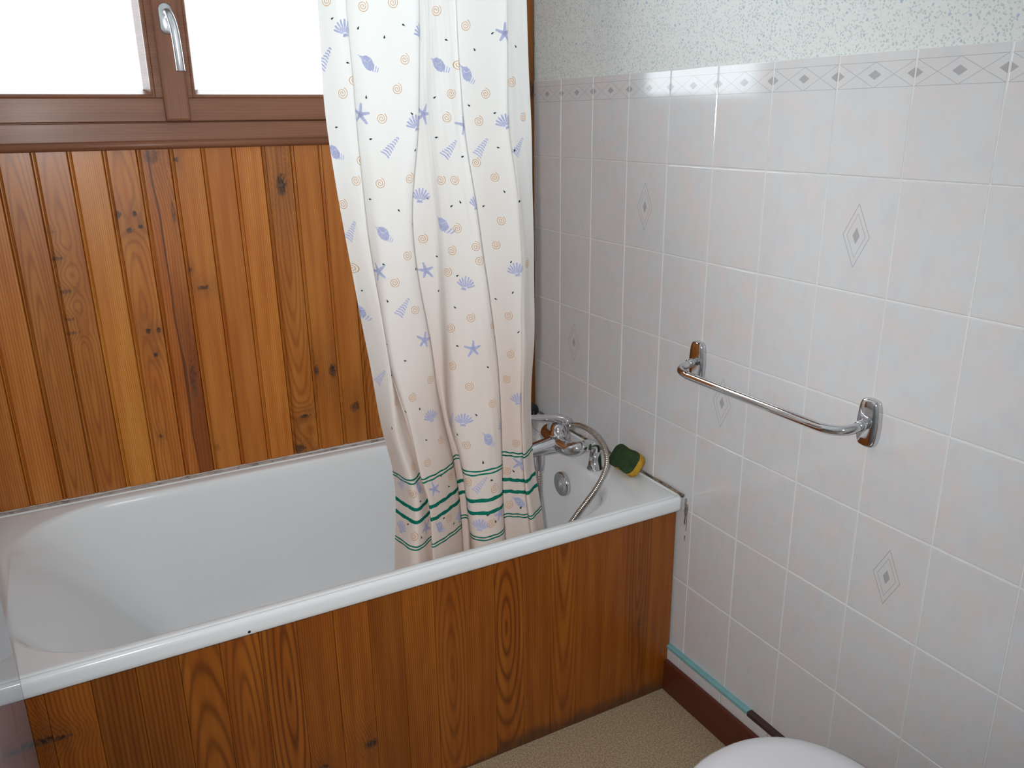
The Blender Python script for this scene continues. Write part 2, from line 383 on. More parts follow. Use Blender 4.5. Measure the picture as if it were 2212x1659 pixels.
# ------------------------------------------------------------------ window wall: backing with opening, planks, window
WX0, WX1, WZ0, WZ1 = -1.604, -0.2672, -0.150, 0.80
bm = bmesh.new()
add_box(bm, (X_L, 0.014, 0), (0.0022, 0.25, WZ0 + ZO)); add_box(bm, (X_L, 0.014, WZ1 + ZO), (0.0022, 0.25, Z_C))
add_box(bm, (X_L, 0.014, WZ0 + ZO), (WX0, 0.25, WZ1 + ZO)); add_box(bm, (WX1, 0.014, WZ0 + ZO), (0.0022, 0.25, WZ1 + ZO))
wall_b = setp(bm_obj('wall_back', bm, M_plaster), 'window wall clad in varnished vertical pine planks', kind='structure')
PW = 0.0698
prof = [(0.0, 0.0055), (0.0006, 0.0024), (0.0018, 0.0012), (0.0034, 0.0012), (0.0046, 0.0024), (0.0054, 0.0050), (0.0066, 0.0046), (0.0092, 0.0), (0.0672, 0.0), (0.0694, 0.0040), (PW - 0.0002, 0.0055)]
def plank_mesh(h, mat, pr, d, w):
    n = len(pr); Vv = [(x, y, z) for z in (0, h) for (x, y) in pr] + [(w, d, 0), (0, d, 0), (w, d, h), (0, d, h)]
    Ff = [(i, i + 1, n + i + 1, n + i) for i in range(n - 1)]
    b0, b1, b2, b3 = 2 * n, 2 * n + 1, 2 * n + 2, 2 * n + 3
    Ff += [(n - 1, b0, b2, 2 * n - 1), (b1, 0, n, b3), (b0, b1, b3, b2), tuple(range(n - 1, -1, -1)) + (b1, b0), tuple(range(n, 2 * n)) + (b2, b3)]
    return mesh_data('plank', Vv, Ff, mat)
LT, MD, DK = (0.54, 0.195, 0.031), (0.43, 0.126, 0.014), (0.16, 0.030, 0.004)
def tint(c, f, g=1.0): return (min(1, c[0] * f), min(1, c[1] * f * g), min(1, c[2] * f * g))
PB = -0.960                          # foot of the wall planks
# per plank index k (left seam number): tint, ring parameters, knots (x, z from foot, rx, rz, strength)
SP = {
 0: dict(f=0.88, x0=0.03, z0=0.25, s=0.05, freq=190, dist=1.4),
 1: dict(f=0.90, x0=0.034, z0=0.30, s=0.055, freq=150, dist=1.8, knots=[(0.012, 0.635, .006, .004, .5), (0.012, 0.575, .014, .005, .75), (0.016, 0.50, .014, .005, .75), (0.014, 0.436, .013, .004, .7), (0.014, 0.403, .015, .004, .6)]),
 2: dict(f=1.22, g=1.12, x0=0.5, s=0.02, freq=240, dist=0.8),
 3: dict(f=1.0, x0=0.034, z0=0.1, s=0.06, freq=150, dist=1.4, knots=[(0.012, 0.665, .007, .010, .9), (0.046, 0.664, .006, .008, 1), (0.029, 0.627, .007, .007, 1), (0.054, 0.634, .006, .007, 1), (0.035, 0.386, .007, .008, 1), (0.059, 0.386, .006, .008, 1), (0.044, 0.327, .006, .007, 1), (0.026, 0.118, .006, .006, .8)]),
 4: dict(f=0.95, g=0.92, x0=-0.05, z0=0.6, s=0.10, freq=150, dist=2.6, streak=(0.036, 0.0035), knots=[(0.03, 0.79, .02, .02, .7), (0.060, 0.66, .005, .03, .75), (0.05, 0.25, .009, .05, .7)]),
 5: dict(f=1.05, x0=0.5, s=0.02, freq=230, dist=0.9, knots=[(0.012, 0.781, .006, .008, .95), (0.010, 0.525, .004, .006, 1), (0.034, 0.478, .018, .006, .85), (0.015, 0.06, .008, .012, .4)]),
 6: dict(f=1.0, x0=0.5, s=0.02, freq=260, dist=0.7),
 7: dict(f=1.12, x0=0.4, s=0.02, freq=200, dist=1.0),
 8: dict(f=0.88, x0=0.035, z0=0.70, s=0.08, freq=170, dist=1.2, knots=[(0.038, 0.712, .014, .030, 1), (0.038, 0.104, .014, .006, .95), (0.016, 0.015, .016, .014, .9)]),
 9: dict(f=0.96, x0=0.5, s=0.03, freq=230, dist=1.0, knots=[(0.012, 0.227, .006, .016, .95), (0.055, 0.218, .011, .022, 1)]),
 10: dict(f=0.95, x0=0.5, s=0.03, freq=240, dist=1.0, knots=[(0.040, 0.106, .015, .016, .8)]),
 11: dict(f=0.85, x0=0.035, z0=0.05, s=0.2, freq=120, dist=1.0),
 18: dict(f=0.9, x0=0.5, s=0.03, freq=200, dist=1.0, knots=[(0.035, 0.935, .03, .03, .9), (0.04, 0.55, .02, .03, .8)]),
}
for k in range(-4, 19):
    d = dict(SP.get(k, dict(f=random.uniform(.85, 1.1), x0=random.choice([0.5, 0.4, 0.03]), s=0.03, freq=random.uniform(170, 240), dist=1.2)))
    f = d.pop('f'); g = d.pop('g', 1.0)
    m_ = wood('pine_plank', tint(LT, f, g), tint(MD, f, g), tint(DK, f), seed=k * 7.13 + 20, **d)
    xa = -1.2435 + PW * (k - 1)
    inwin = xa + PW > WX0 and xa < WX1
    h = (WZ0 - PB) if inwin else (Z_C - ZO - PB - 0.002)
    if k == 18: continue
    o = link('plank', plank_mesh(h, m_, prof, 0.0125, PW - 0.0002), wall_b, (xa - 0.0003, 0, PB + ZO), (0, R(-0.42 if k <= 13 else 0), 0))
k = 18
xa = -1.2435 + PW * 17 - 0.0003
pr2 = [p for p in prof if p[0] < -xa - 0.001] + [(-xa - 0.0005, 0.0)]
d = dict(SP[18]); f = d.pop('f')
link('plank', plank_mesh(Z_C - ZO - PB - 0.002, wood('pine_plank', tint(LT, f), tint(MD, f), tint(DK, f), seed=77.7, **d), pr2, 0.0125, -xa - 0.0005), wall_b, (xa, 0, PB + ZO))

# window: fixed frame, two sashes, astragal with handle
win = empty('window_1', (-0.935, 0.0, ZO), label='brown wooden casement window with two white bright panes', kind='structure')
def wbox(bm, x0, x1, y0, y1, z0, z1, bv=0.002): add_box(bm, (x0 + 0.935, y0, z0), (x1 + 0.935, y1, z1), bv, 2)
bm = bmesh.new()
wbox(bm, WX0, WX1, -0.004, 0.06, -0.150, -0.0965); wbox(bm, WX0, WX1, -0.004, 0.06, 0.745, 0.80)
wbox(bm, WX0, -1.515, -0.004, 0.06, -0.0965, 0.745); wbox(bm, -0.355, WX1, -0.004, 0.06, -0.0965, 0.745)
wbox(bm, WX0, WX1, 0.046, 0.075, -0.150, -0.070); wbox(bm, WX0, -1.49, 0.046, 0.075, -0.070, 0.745); wbox(bm, -0.38, WX1, 0.046, 0.075, -0.070, 0.745); wbox(bm, -0.985, -0.905, 0.046, 0.075, -0.070, 0.745); wbox(bm, WX0, WX1, 0.046, 0.075, 0.72, 0.80)
bm_obj('frame', bm, M_frame, win)
bm = bmesh.new()
sweep(bm, [(WX0 + 0.935, -0.0065, -0.1445), (WX1 + 0.935, -0.0065, -0.1445)], 0.0095, 14)
wbox(bm, WX0, WX1, -0.003, 0.013, -0.155, -0.135, 0.0015)
bm_obj('sill_moulding', bm, M_frame, win, smooth=True)
def make_sash(x0, x1, g0, g1):
    """x0..x1 outer, g0..g1 glazed opening"""
    bm = bmesh.new(); z0, z1, gz0, gz1 = -0.0945, 0.743, -0.0245, 0.695; b = 0.0195
    wbox(bm, x0, x1, -0.010, 0.045, z0, gz0 - b); wbox(bm, x0, x1, -0.010, 0.045, gz1 + b, z1)
    wbox(bm, x0, g0 - b, -0.010, 0.045, gz0 - b, gz1 + b, 0.001); wbox(bm, g1 + b, x1, -0.010, 0.045, gz0 - b, gz1 + b, 0.001)
    s = bm_obj('sash', bm, M_frame, win)
    # sloping glazing bead, mitred
    o = [(g0 - b, gz0 - b), (g1 + b, gz0 - b), (g1 + b, gz1 + b), (g0 - b, gz1 + b)]; i_ = [(g0, gz0), (g1, gz0), (g1, gz1), (g0, gz1)]
    def ins(k): return [(a[0] * (1 - k) + c[0] * k, a[1] * (1 - k) + c[1] * k) for a, c in zip(o, i_)]
    L = [[(p[0] + 0.935, y_, p[1]) for p in ins(k_)] for k_, y_ in ((0, -0.0075), (0.06, -0.0085), (0.30, -0.0070), (0.42, -0.0030), (0.48, 0.002), (1.0, 0.034), (1.0, 0.0445), (0.0, 0.0445))]
    bd = loft('glazing_bead', [[(x, y, z) for x, y, z in q] for q in L], M_frame, s, smooth=False, cap0=False, cap1=False)
    box('pane', (g0 - 0.006 + 0.935, 0.0350, gz0 - 0.006), (g1 + 0.006 + 0.935, 0.0390, gz1 + 0.006), M_glass, s)
    return s
make_sash(-1.513, -0.9655, -1.468, -1.004); make_sash(-0.918, -0.357, -0.886, -0.400)
bm = bmesh.new(); wbox(bm, -0.9705, -0.9165, -0.026, 0.045, -0.0945, 0.743, 0.006); bm_obj('astragal', bm, M_framev, win)
# handle: rounded rosette, curved lever
h = empty('handle', (0, 0, 0)); h.parent = win
HX = -0.9445 + 0.935
def stadium(cx, cz, hw, hh, y, n=24):
    out = []
    for k in range(n):
        a = 2 * math.pi * k / n; out.append((cx + hw * math.cos(a), y, cz + (hh - hw) * (1 if math.sin(a) >= 0 else -1) + hw * math.sin(a)))
    return out
hz = 0.119
loft('rosette', [stadium(HX, hz, .0145, .032, -0.0255), stadium(HX, hz, .0145, .032, -0.033), stadium(HX, hz, .0125, .030, -0.0355)], M_satin, h)
pts = [(HX + .001, -0.034, hz + .010), (HX + .001, -0.052, hz + .010), (HX + .004, -0.066, hz + .002), (HX + .008, -0.072, hz - .022), (HX + .010, -0.072, hz - .055), (HX + .0115, -0.068, hz - .088), (HX + .0125, -0.064, hz - .108)]
P = catmull(pts, 8); rr = [0.0085 if i < 10 else 0.0080 + 0.0012 * (i / len(P)) for i in range(len(P))]
bm = bmesh.new(); sweep(bm, P, rr, 16); bm_obj('lever', bm, M_satin, h, smooth=True)

# ------------------------------------------------------------------ bathtub
tub = empty('bathtub', (-0.75, -0.36, 0.0), label='white enamelled bathtub under the window', cat='bathtub')
def T(loop): return [(x + 0.75, y + 0.36, z) for x, y, z in loop]
XB0, XB1, YB0, YB1 = -1.602, -0.001, -0.7225, -0.0015
def oloop(i, z, r=0.02): return T(rrect(XB0 + i, XB1 - i, YB0 + i, YB1 - i, [max(r - i * .6, .004)] * 4, z))
def iloop(l, r, f, b, z, k=0.0):
    return T(rrect(-1.425 + l, -0.118 - r, -0.690 + f, -0.045 - b, [(.19 - k, .16 - k), (.20 - k, .19 - k), (.20 - k, .19 - k), (.20 - k, .19 - k)], z))
loops = [oloop(0.012, -0.985), oloop(0.009, -1.0005), oloop(0.004, -1.003), oloop(0.0005, -0.999), oloop(0, -0.992), oloop(0, -0.978), oloop(0.001, -0.9725), oloop(0.0032, -0.9685), oloop(0.0068, -0.9662), oloop(0.0095, -0.9660), oloop(0.0112, -0.9672), oloop(0.0126, -0.9692), oloop(0.0145, -0.9690), oloop(0.0165, -0.9675), oloop(0.0190, -0.9668),
         iloop(-.004, -.006, -.004, -.006, -.9672), iloop(0, 0, 0, 0, -.9690), iloop(.005, .004, .004, .004, -.975), iloop(.012, .008, .008, .008, -.990),
         iloop(.075, .016, .016, .016, -1.05, .05), iloop(.17, .030, .030, .030, -1.18, .10), iloop(.245, .045, .045, .045, -1.28, .115), iloop(.28, .06, .055, .055, -1.325, .115), iloop(.31, .08, .075, .075, -1.352, .12), iloop(.35, .11, .105, .105, -1.362, .12), iloop(.50, .30, .22, .22, -1.365, .13)]
tb = loft('basin', loops, M_tub, tub, cap0=False)
# sealant beads along the two walls, overflow, chip in the enamel
bm = bmesh.new()
pts = [(x + 0.75, 0.36 - 0.0047 + random.uniform(-.0008, .0008), ZO - 0.9655 + random.uniform(-.0018, .0018)) for x in [XB0 + (XB1 - XB0) * i / 70 for i in range(71)]]
sweep(bm, pts, 0.0045, 8); bm_obj('sealant_bead', bm, M_caulk, tub, smooth=True)
bm = bmesh.new()
pts = [(-0.0045 + 0.75 + random.uniform(-.0008, 0), 0.36 + y, ZO - 0.9655 + random.uniform(-.001, .001)) for y in [-0.717 + 0.70 * i / 50 for i in range(51)]]
sweep(bm, pts, [0.0045 + random.uniform(-.0012, .0005) for _ in range(51)], 8)
for (dy_, z1_, z2_, r1_) in ((-.7245, -.972, -1.040, .0028), (-.7305, -.985, -1.055, .0016), (-.7275, -1.07, -1.085, .0014)):
    sweep(bm, [(0.7478 + 0.0004, 0.36 + dy_ + random.uniform(-.0008, .0008), ZO + z1_ + (z2_ - z1_) * i / 8) for i in range(9)], [r1_ * (1 - 0.08 * i) for i in range(9)], 6)
setp(bm_obj('sealant_bead', bm, M_caulk2, tub, smooth=True), 'dark mouldy sealant against the tiles')
ov = empty('overflow', (-0.1385 + 0.75, -0.385 + 0.36, ZO - 1.036)); ov.parent = tub
def disc_profile(prof_, n=32):      # lathe about -X
    return [[(-d_, rr_ * math.cos(2 * math.pi * k / n), rr_ * math.sin(2 * math.pi * k / n)) for k in range(n)] for d_, rr_ in prof_]
loft('rosette', disc_profile([(-0.004, .034), (0.004, .034), (0.007, .0325), (0.0085, .029), (0.0075, .026), (0.0085, .023), (0.0095, .019), (0.0085, .016), (0.0105, .012), (0.0125, .008), (0.013, .003)]), M_chrome, ov)
bm = bmesh.new(); bmesh.ops.create_uvsphere(bm, u_segments=10, v_segments=6, radius=0.003)
for v in bm.verts: v.co.y *= 0.25
bm_obj('enamel_chip', bm, M_black, tub, (-1.03 + 0.75, -0.7223 + 0.36, ZO - 0.994), smooth=True)

# bath apron of pine boards
apron = empty('bath_surround', (-0.75, -0.698, 0.0), label='reddish varnished pine boards boxing in the front of the bath', cat='bath surround')
LT2, MD2, DK2 = (0.36, 0.108, 0.011), (0.26, 0.066, 0.006), (0.075, 0.014, 0.002)
SA = {0: dict(f=1.0, x0=.5), 1: dict(f=.85, x0=.036, z0=.4, s=.05, freq=130, knots=[(.042, .228, .006, .014, .7)]), 2: dict(f=1.0, x0=.5), 3: dict(f=1.0, x0=.5), 4: dict(f=1.02, x0=.036, z0=.9, s=.05, freq=150),
      5: dict(f=.95, x0=.5), 6: dict(f=.98, x0=.028, z0=.34, s=.17, freq=95, dist=.8, ringk=.7), 7: dict(f=1.0, x0=.4), 8: dict(f=.98, x0=.036, z0=.28, s=.12, freq=110, dist=1.0), 9: dict(f=1.0, x0=.5),
      10: dict(f=.86, x0=.5), 11: dict(f=1.04, x0=.12, s=.06, knots=[(.058, .165, .019, .012, 1)]), 12: dict(f=.98, x0=.30, s=.05, knots=[(.025, .150, .012, .007, .9)]), 13: dict(f=.98, x0=.045, z0=.36, s=.09, freq=100, dist=1.2, ringk=.8),
      14: dict(f=1.0, x0=.036, z0=.30, s=.11, freq=100, ringk=.65), 15: dict(f=.95, x0=.036, z0=-.1, s=.10, freq=110, ringk=.7), 16: dict(f=.75, x0=.5, freq=130), 17: dict(f=.72, x0=.4, freq=120), 18: dict(f=1.0, x0=.5, freq=130, knots=[(.010, .414, .022, .006, .9)]), 19: dict(f=1.0, x0=.2, knots=[(.060, .418, .026, .010, 1)]), 20: dict(f=.7, x0=.5)}
AW = 0.0717
prA = [(0.0, 0.0016), (0.0007, 0.0), (AW - 0.0008, 0.0), (AW - 0.0002, 0.0016)]
for k in range(21):
    d = dict(SA[k]); f = d.pop('f'); d.setdefault('s', .025); d.setdefault('freq', 210); d.setdefault('dist', 1.0); d.setdefault('ringk', .5)
    m_ = wood('apron_plank', tint(LT2, f), tint(MD2, f), tint(DK2, f), seed=k * 5.3 + 3, rough=0.38, stain=(0.055 if k < 7 else 0.02), **d)
    hh = ZO - 0.999 - random.uniform(0, 0.002)
    link('plank', plank_mesh(hh, m_, prA, 0.012, AW - 0.0002), apron, (0.75 - 0.0065 - AW * (k + 1), random.uniform(0, .0006), 0))

# ------------------------------------------------------------------ mixer tap with hose
mx = empty('mixer_tap', (-0.10, -0.40, ZO - 0.9675), label='chrome bath mixer tap with lever and flexible shower hose', cat='tap')
def A(x, y, z): return (x + 0.10, y + 0.40, z + 0.9675)
BX, BY, BZ = -0.162, -0.40, -0.906
# pillar legs and elbows
for yl in (-0.474, -0.326):
    bm = bmesh.new()
    sweep(bm, [A(-.095, yl, -.9675), A(-.095, yl, -.964), A(-.095, yl, -.9635), A(-.095, yl, -.935), A(-.095, yl, -.918)], [.021, .021, .0185, .0155, .013], 20)
    sweep(bm, catmull([A(-.095, yl, -.922), A(-.095, yl, -.906), A(-.103, yl, -.897), A(-.120, yl, -.897)], 5), .0125, 16)
    bm_obj('pillar_leg', bm, M_chrome, mx, smooth=True)
    bm = bmesh.new(); sweep(bm, [A(-.116, yl, -.897), A(-.117, yl, -.897), A(-.132, yl, -.897), A(-.133, yl, -.897)], [.014, .0165, .0165, .014], 6); bm_obj('union_nut', bm, M_chrome, mx)
# body: two arms joining the centre, spout, cartridge housing
bm = bmesh.new()
arm = lambda s: catmull([A(-.131, BY + s * .074, -.897), A(-.148, BY + s * .074, -.899), A(-.160, BY + s * .058, -.904), A(-.163, BY + s * .030, BZ), A(BX, BY, BZ)], 5)
for s in (-1, 1):
    P = arm(s); sweep(bm, P, [0.0145 + 0.010 * (i / (len(P) - 1)) for i in range(len(P))], 20)
bm_obj('body', bm, M_chrome, mx, smooth=True)
bm = bmesh.new(); sweep(bm, catmull([A(BX + .005, BY, BZ - .002), A(-.20, BY, -.910), A(-.25, BY, -.914), A(-.30, BY, -.922), A(-.318, BY, -.934)], 6), [.026 - .010 * min(1, i / 14) for i in range(25)], 20); bm_obj('spout', bm, M_chrome, mx, smooth=True)
bm = bmesh.new(); sweep(bm, [A(BX, BY, BZ), A(BX, BY, -.884), A(BX, BY, -.8795), A(BX, BY, -.879), A(BX, BY, -.864), A(BX, BY, -.857), A(BX + .002, BY, -.852)], [.026, .0235, .0230, .0205, .0200, .016, .008], 24); bm_obj('cartridge_housing', bm, M_chrome, mx, smooth=True)
bm = bmesh.new()
P = catmull([A(-.141, BY, -.876), A(-.140, BY, -.860), A(-.150, BY, -.846), A(-.172, BY, -.836), A(-.208, BY, -.829), A(-.252, BY, -.821)], 6)
sweep(bm, P, [.0085 + .0055 * math.sin(min(1, i / 9) * math.pi / 2) - (0.0085 * max(0, (i - 9) / 21) ** 0.6) for i in range(len(P))], 18, True, 1.3)
bm_obj('lever', bm, M_chrome, mx, smooth=True)
# hose: from the connector behind the lever, over and down into the tub, back up to the outlet under the spout
def hose(bm, P, r=0.0068, pitch=0.0048, seg=10):
    P = catmull(P, 60); L = [0.0]
    for a, b in zip(P[:-1], P[1:]): L.append(L[-1] + (b - a).length)
    N = int(L[-1] / (pitch / 4)); Q, rr_ = [], []; j = 0
    for i in range(N + 1):
        s_ = L[-1] * i / N
        while j < len(L) - 2 and L[j + 1] < s_: j += 1
        t_ = (s_ - L[j]) / max(1e-9, L[j + 1] - L[j]); Q.append(P[j].lerp(P[j + 1], t_))
        rr_.append(r * (0.86 + 0.14 * (1 if (i % 4) in (1, 2) else 0)))
    sweep(bm, Q, rr_, seg)
bm = bmesh.new()
hose(bm, [A(-.136, -.392, -.868), A(-.125, -.44, -.852), A(-.125, -.50, -.850), A(-.13, -.552, -.863), A(-.14, -.589, -.887), A(-.155, -.602, -.915), A(-.17, -.594, -.954), A(-.19, -.581, -.992), A(-.215, -.568, -1.033), A(-.26, -.55, -1.11), A(-.31, -.51, -1.24), A(-.345, -.46, -1.345), A(-.33, -.42, -1.352), A(-.27, -.40, -1.30), A(-.228, -.405, -1.17), A(-.221, -.402, -1.06), A(-.221, -.40, -.965)])
bm_obj('shower_hose', bm, M_hose, mx, smooth=True)
bm = bmesh.new(); sweep(bm, [A(-.221, BY, -.918), A(-.221, BY, -.925), A(-.221, BY, -.948), A(-.221, BY, -.972), A(-.221, BY, -.974)], [.012, .0125, .0125, .0095, .007], 18); bm_obj('hose_connector', bm, M_chrome, mx, smooth=True)
bm = bmesh.new(); sweep(bm, [A(-.150, -.392, -.870), A(-.137, -.3925, -.868), A(-.136, -.394, -.868), A(-.128, -.415, -.861)], [.0105, .0105, .0095, .0078], 16); bm_obj('hose_connector', bm, M_chrome, mx, smooth=True)

# ------------------------------------------------------------------ bath plug with bead chain
pl = empty('bath_plug', (-0.040, -0.050, ZO - 0.9675), label='black rubber bath plug on a bead chain in the bath corner', cat='plug')
bm = bmesh.new(); sweep(bm, [(0, 0, -.010), (0, 0, -.009), (0, 0, .007), (0, 0, .0085), (0, 0, .0085), (0, 0, .012)], [.0165, .0185, .0205, .019, .006, .005], 28)
o = bm_obj('stopper', bm, M_black, pl, (0, 0, 0.0225), smooth=True); o.rotation_euler = (R(72), 0, R(-28))
bm = bmesh.new(); bmesh.ops.create_icosphere(bm, subdivisions=1, radius=0.0015); mb = bpy.data.meshes.new('bead'); bm.to_mesh(mb); bm.free()
cp = catmull([(-.004, -.016, .026), (-.006, -.022, .012), (-.012, -.03, .003), (-.03, -.055, .0022), (-.045, -.09, .0022), (-.05, -.13, .0022), (-.042, -.16, .0022), (-.05, -.19, .0022), (-.066, -.2, .0022), (-.062, -.17, .0022), (-.058, -.14, .0022)], 40)
Vv, Ff = [], []; acc = 0.0; last = cp[0]
bv = [v.co.copy() for v in mb.vertices]; bf = [tuple(p.vertices) for p in mb.polygons]
for p in cp:
    acc += (p - last).length; last = p
    if acc >= 0.0036:
        acc = 0.0; b0 = len(Vv); Vv += [tuple(p + q) for q in bv]; Ff += [tuple(b0 + i for i in f) for f in bf]
bpy.data.meshes.remove(mb)
setp(mesh_obj('bead_chain', Vv, Ff, M_chrome, pl, smooth=True), kind='stuff')

# ------------------------------------------------------------------ sponge on the bath's end deck, leaning on the tiles
sp = empty('sponge', (-0.045, -0.535, ZO - 0.9675), label='yellow kitchen sponge with dark green scourer pad on the bath corner', cat='sponge')
def sponge_outline(n=40, w=0.048, h=0.032):
    out = []
    for k in range(n):
        a = 2 * math.pi * k / n; c, s = math.cos(a), math.sin(a)
        x = w * (abs(c) ** 0.45) * (1 if c > 0 else -1); y = h * (abs(s) ** 0.45) * (1 if s > 0 else -1)
        y *= 1 - 0.16 * math.cos(x / w * 2.6) ** 2
        out.append((x, y))
    return out
so = sponge_outline()
def foam(name, a, b):
    t = NT(name); x, y, z = t.coord(); n = t.noise(t.vec(x, y, z), 500.0, 3.0, 0.7); n2 = t.noise(t.vec(x, y, z), 60.0, 2.0)
    t.set(Base_Color=t.mix(t.step(t.add(t.mul(n, .6), t.mul(n2, .4)), 0.38, 0.62), a, b), Roughness=0.9); t.bump(n, 0.9, 0.002); return t.mat
M_y = foam('yellow_foam', (0.42, 0.20, 0.01), (0.66, 0.40, 0.03)); M_g = foam('green_scourer', (0.008, 0.03, 0.008), (0.04, 0.085, 0.02))
def sl(z, k): return [(x * k, y * k, z) for x, y in so]
f_ = loft('foam', [sl(-.015, .95), sl(-.013, 1.0), sl(.008, 1.0)], M_y, sp); g_ = loft('scourer', [sl(.0075, .995), sl(.015, .995), sl(.0165, .97)], M_g, sp)
for q in (f_, g_):
    mat_ = Matrix.Translation((0.006, 0, 0.0335)) @ Euler((R(0), R(-52), R(0)), 'XYZ').to_matrix().to_4x4() @ Euler((0, 0, R(90)), 'XYZ').to_matrix().to_4x4()
    q.data.transform(mat_)

# ------------------------------------------------------------------ towel bar
tr = empty('towel_bar', (0.0, -0.97, ZO - 0.622), label='chrome towel bar on two rounded wall plates on the tiles', cat='towel bar')
def shield(cy, cz, hw, hh, x, n=48):
    out = []
    for k in range(n):
        a = 2 * math.pi * k / n; c, s = math.cos(a), math.sin(a)
        y = hw * (abs(c) ** 0.25) * (1 if c > 0 else -1); z = hh * (abs(s) ** 0.28) * (1 if s > 0 else -1)
        y *= 1 - 0.20 * (z / hh) ** 2
        z += 0.004 * (1 - (y / hw) ** 2) * (1 if s > 0 else -1) - 0.004 * (1 if s > 0 else -1)
        out.append((x, cy + y, cz + z))
    return out
for cy in (0.229, -0.230):
    loft('wall_plate', [shield(cy, 0, .0225, .045, .0005), shield(cy, 0, .0230, .0455, -.004), shield(cy, 0, .0225, .045, -.010), shield(cy, 0, .0205, .043, -.0128), shield(cy, 0, .0185, .040, -.0140), shield(cy, 0, .012, .028, -.0148), shield(cy, 0, .003, .006, -.0152)], M_chrome, tr)
P = [(-.013, .229, 0), (-.030, .229, -.003), (-.046, .228, -.0065), (-.058, .223, -.0095), (-.0655, .210, -.012), (-.068, .19, -.013)] 
P = catmull(P, 6)[:-1] + [Vector((-.068, .19 - .36 * i / 24, -.014 + .0 * i)) for i in range(25)] + catmull([(-.068, -.17, -.014), (-.067, -.188, -.013), (-.061, -.208, -.011), (-.050, -.222, -.008), (-.034, -.229, -.004), (-.013, -.230, 0)], 6)[1:]
bm = bmesh.new(); sweep(bm, P, .0086, 20); bm_obj('rail', bm, M_chrome, tr, smooth=True)
for cy in (0.229, -0.230):
    bm = bmesh.new(); sweep(bm, [(-.012, cy, 0.0005), (-.034, cy, -.0035)], .0098, 20); bm_obj('ferrule', bm, M_chrome, tr, smooth=True)

# ------------------------------------------------------------------ toilet (only its lid reaches into the picture)
to = empty('toilet', (-0.362, -1.45, 0.0), label='white toilet with closed lid, cut off at the bottom edge', cat='toilet')
def egg(k, z, hw=0.185, fr=0.195, bk=0.245, n=56, dy=0.0):
    out = []
    for i in range(n):
        a = 2 * math.pi * i / n; c, s = math.cos(a), math.sin(a)
        if s >= 0: x, y = hw * (abs(c) ** 0.88) * (1 if c > 0 else -1), fr * (abs(s) ** 0.92)
        else: x, y = hw * (abs(c) ** 0.5) * (1 if c > 0 else -1), -bk * (abs(s) ** 0.5)
        out.append((x * k, y * k + dy, z))
    return out
LZ = ZO - 1.128
loft('lid', [egg(.97, LZ - .020), egg(.985, LZ - .018), egg(.985, LZ - .010), egg(.972, LZ - .004), egg(.945, LZ - .0005), egg(.925, LZ + .0005), egg(.90, LZ + .0035), egg(.80, LZ + .006), egg(.5, LZ + .008), egg(.1, LZ + .0085)], M_ceram, to)
loft('seat', [egg(.97, LZ - .038), egg(1.0, LZ - .034), egg(1.0, LZ - .026), egg(.98, LZ - .021)], M_ceram, to)
bowl = [(.98, -.039, 0), (.97, -.06, 0), (.90, -.12, 0), (.74, -.22, -.03), (.62, -.30, -.05), (.62, -.36, -.05), (.68, -LZ + .0, -.05)]
loft('bowl', [egg(k_, LZ + z_, dy=d_) for k_, z_, d_ in bowl], M_ceram, to)
ck = box('cistern', (-.19, -.55, ZO - 1.16), (.19, -.37, ZO - .80), M_ceram, to, 0.02, 3)
box('cistern_shelf', (-.12, -.54, ZO - 1.35), (.12, -.20, ZO - 1.17), M_ceram, to, 0.02, 3)

# ------------------------------------------------------------------ glossy panel at the far left, in front of the bath
def gloss():
    t = NT('pale_gloss_enamel'); x, y, z = t.coord(); n = t.noise(t.vec(x, y, z), 5.0, 2.0)
    t.set(Base_Color=t.mix(n, (0.36, 0.43, 0.54), (0.40, 0.47, 0.57)), Roughness=0.06, Specular_IOR_Level=0.6, Coat_Weight=0.3, Coat_Roughness=0.05); return t.mat
gp = setp(box('gloss_panel', (-1.603, -1.20, 0.0), (-1.3925, -0.735, ZO - 0.55), gloss(), bevel=0.003), 'glossy pale blue-grey panel at the left edge in front of the bath', 'panel')

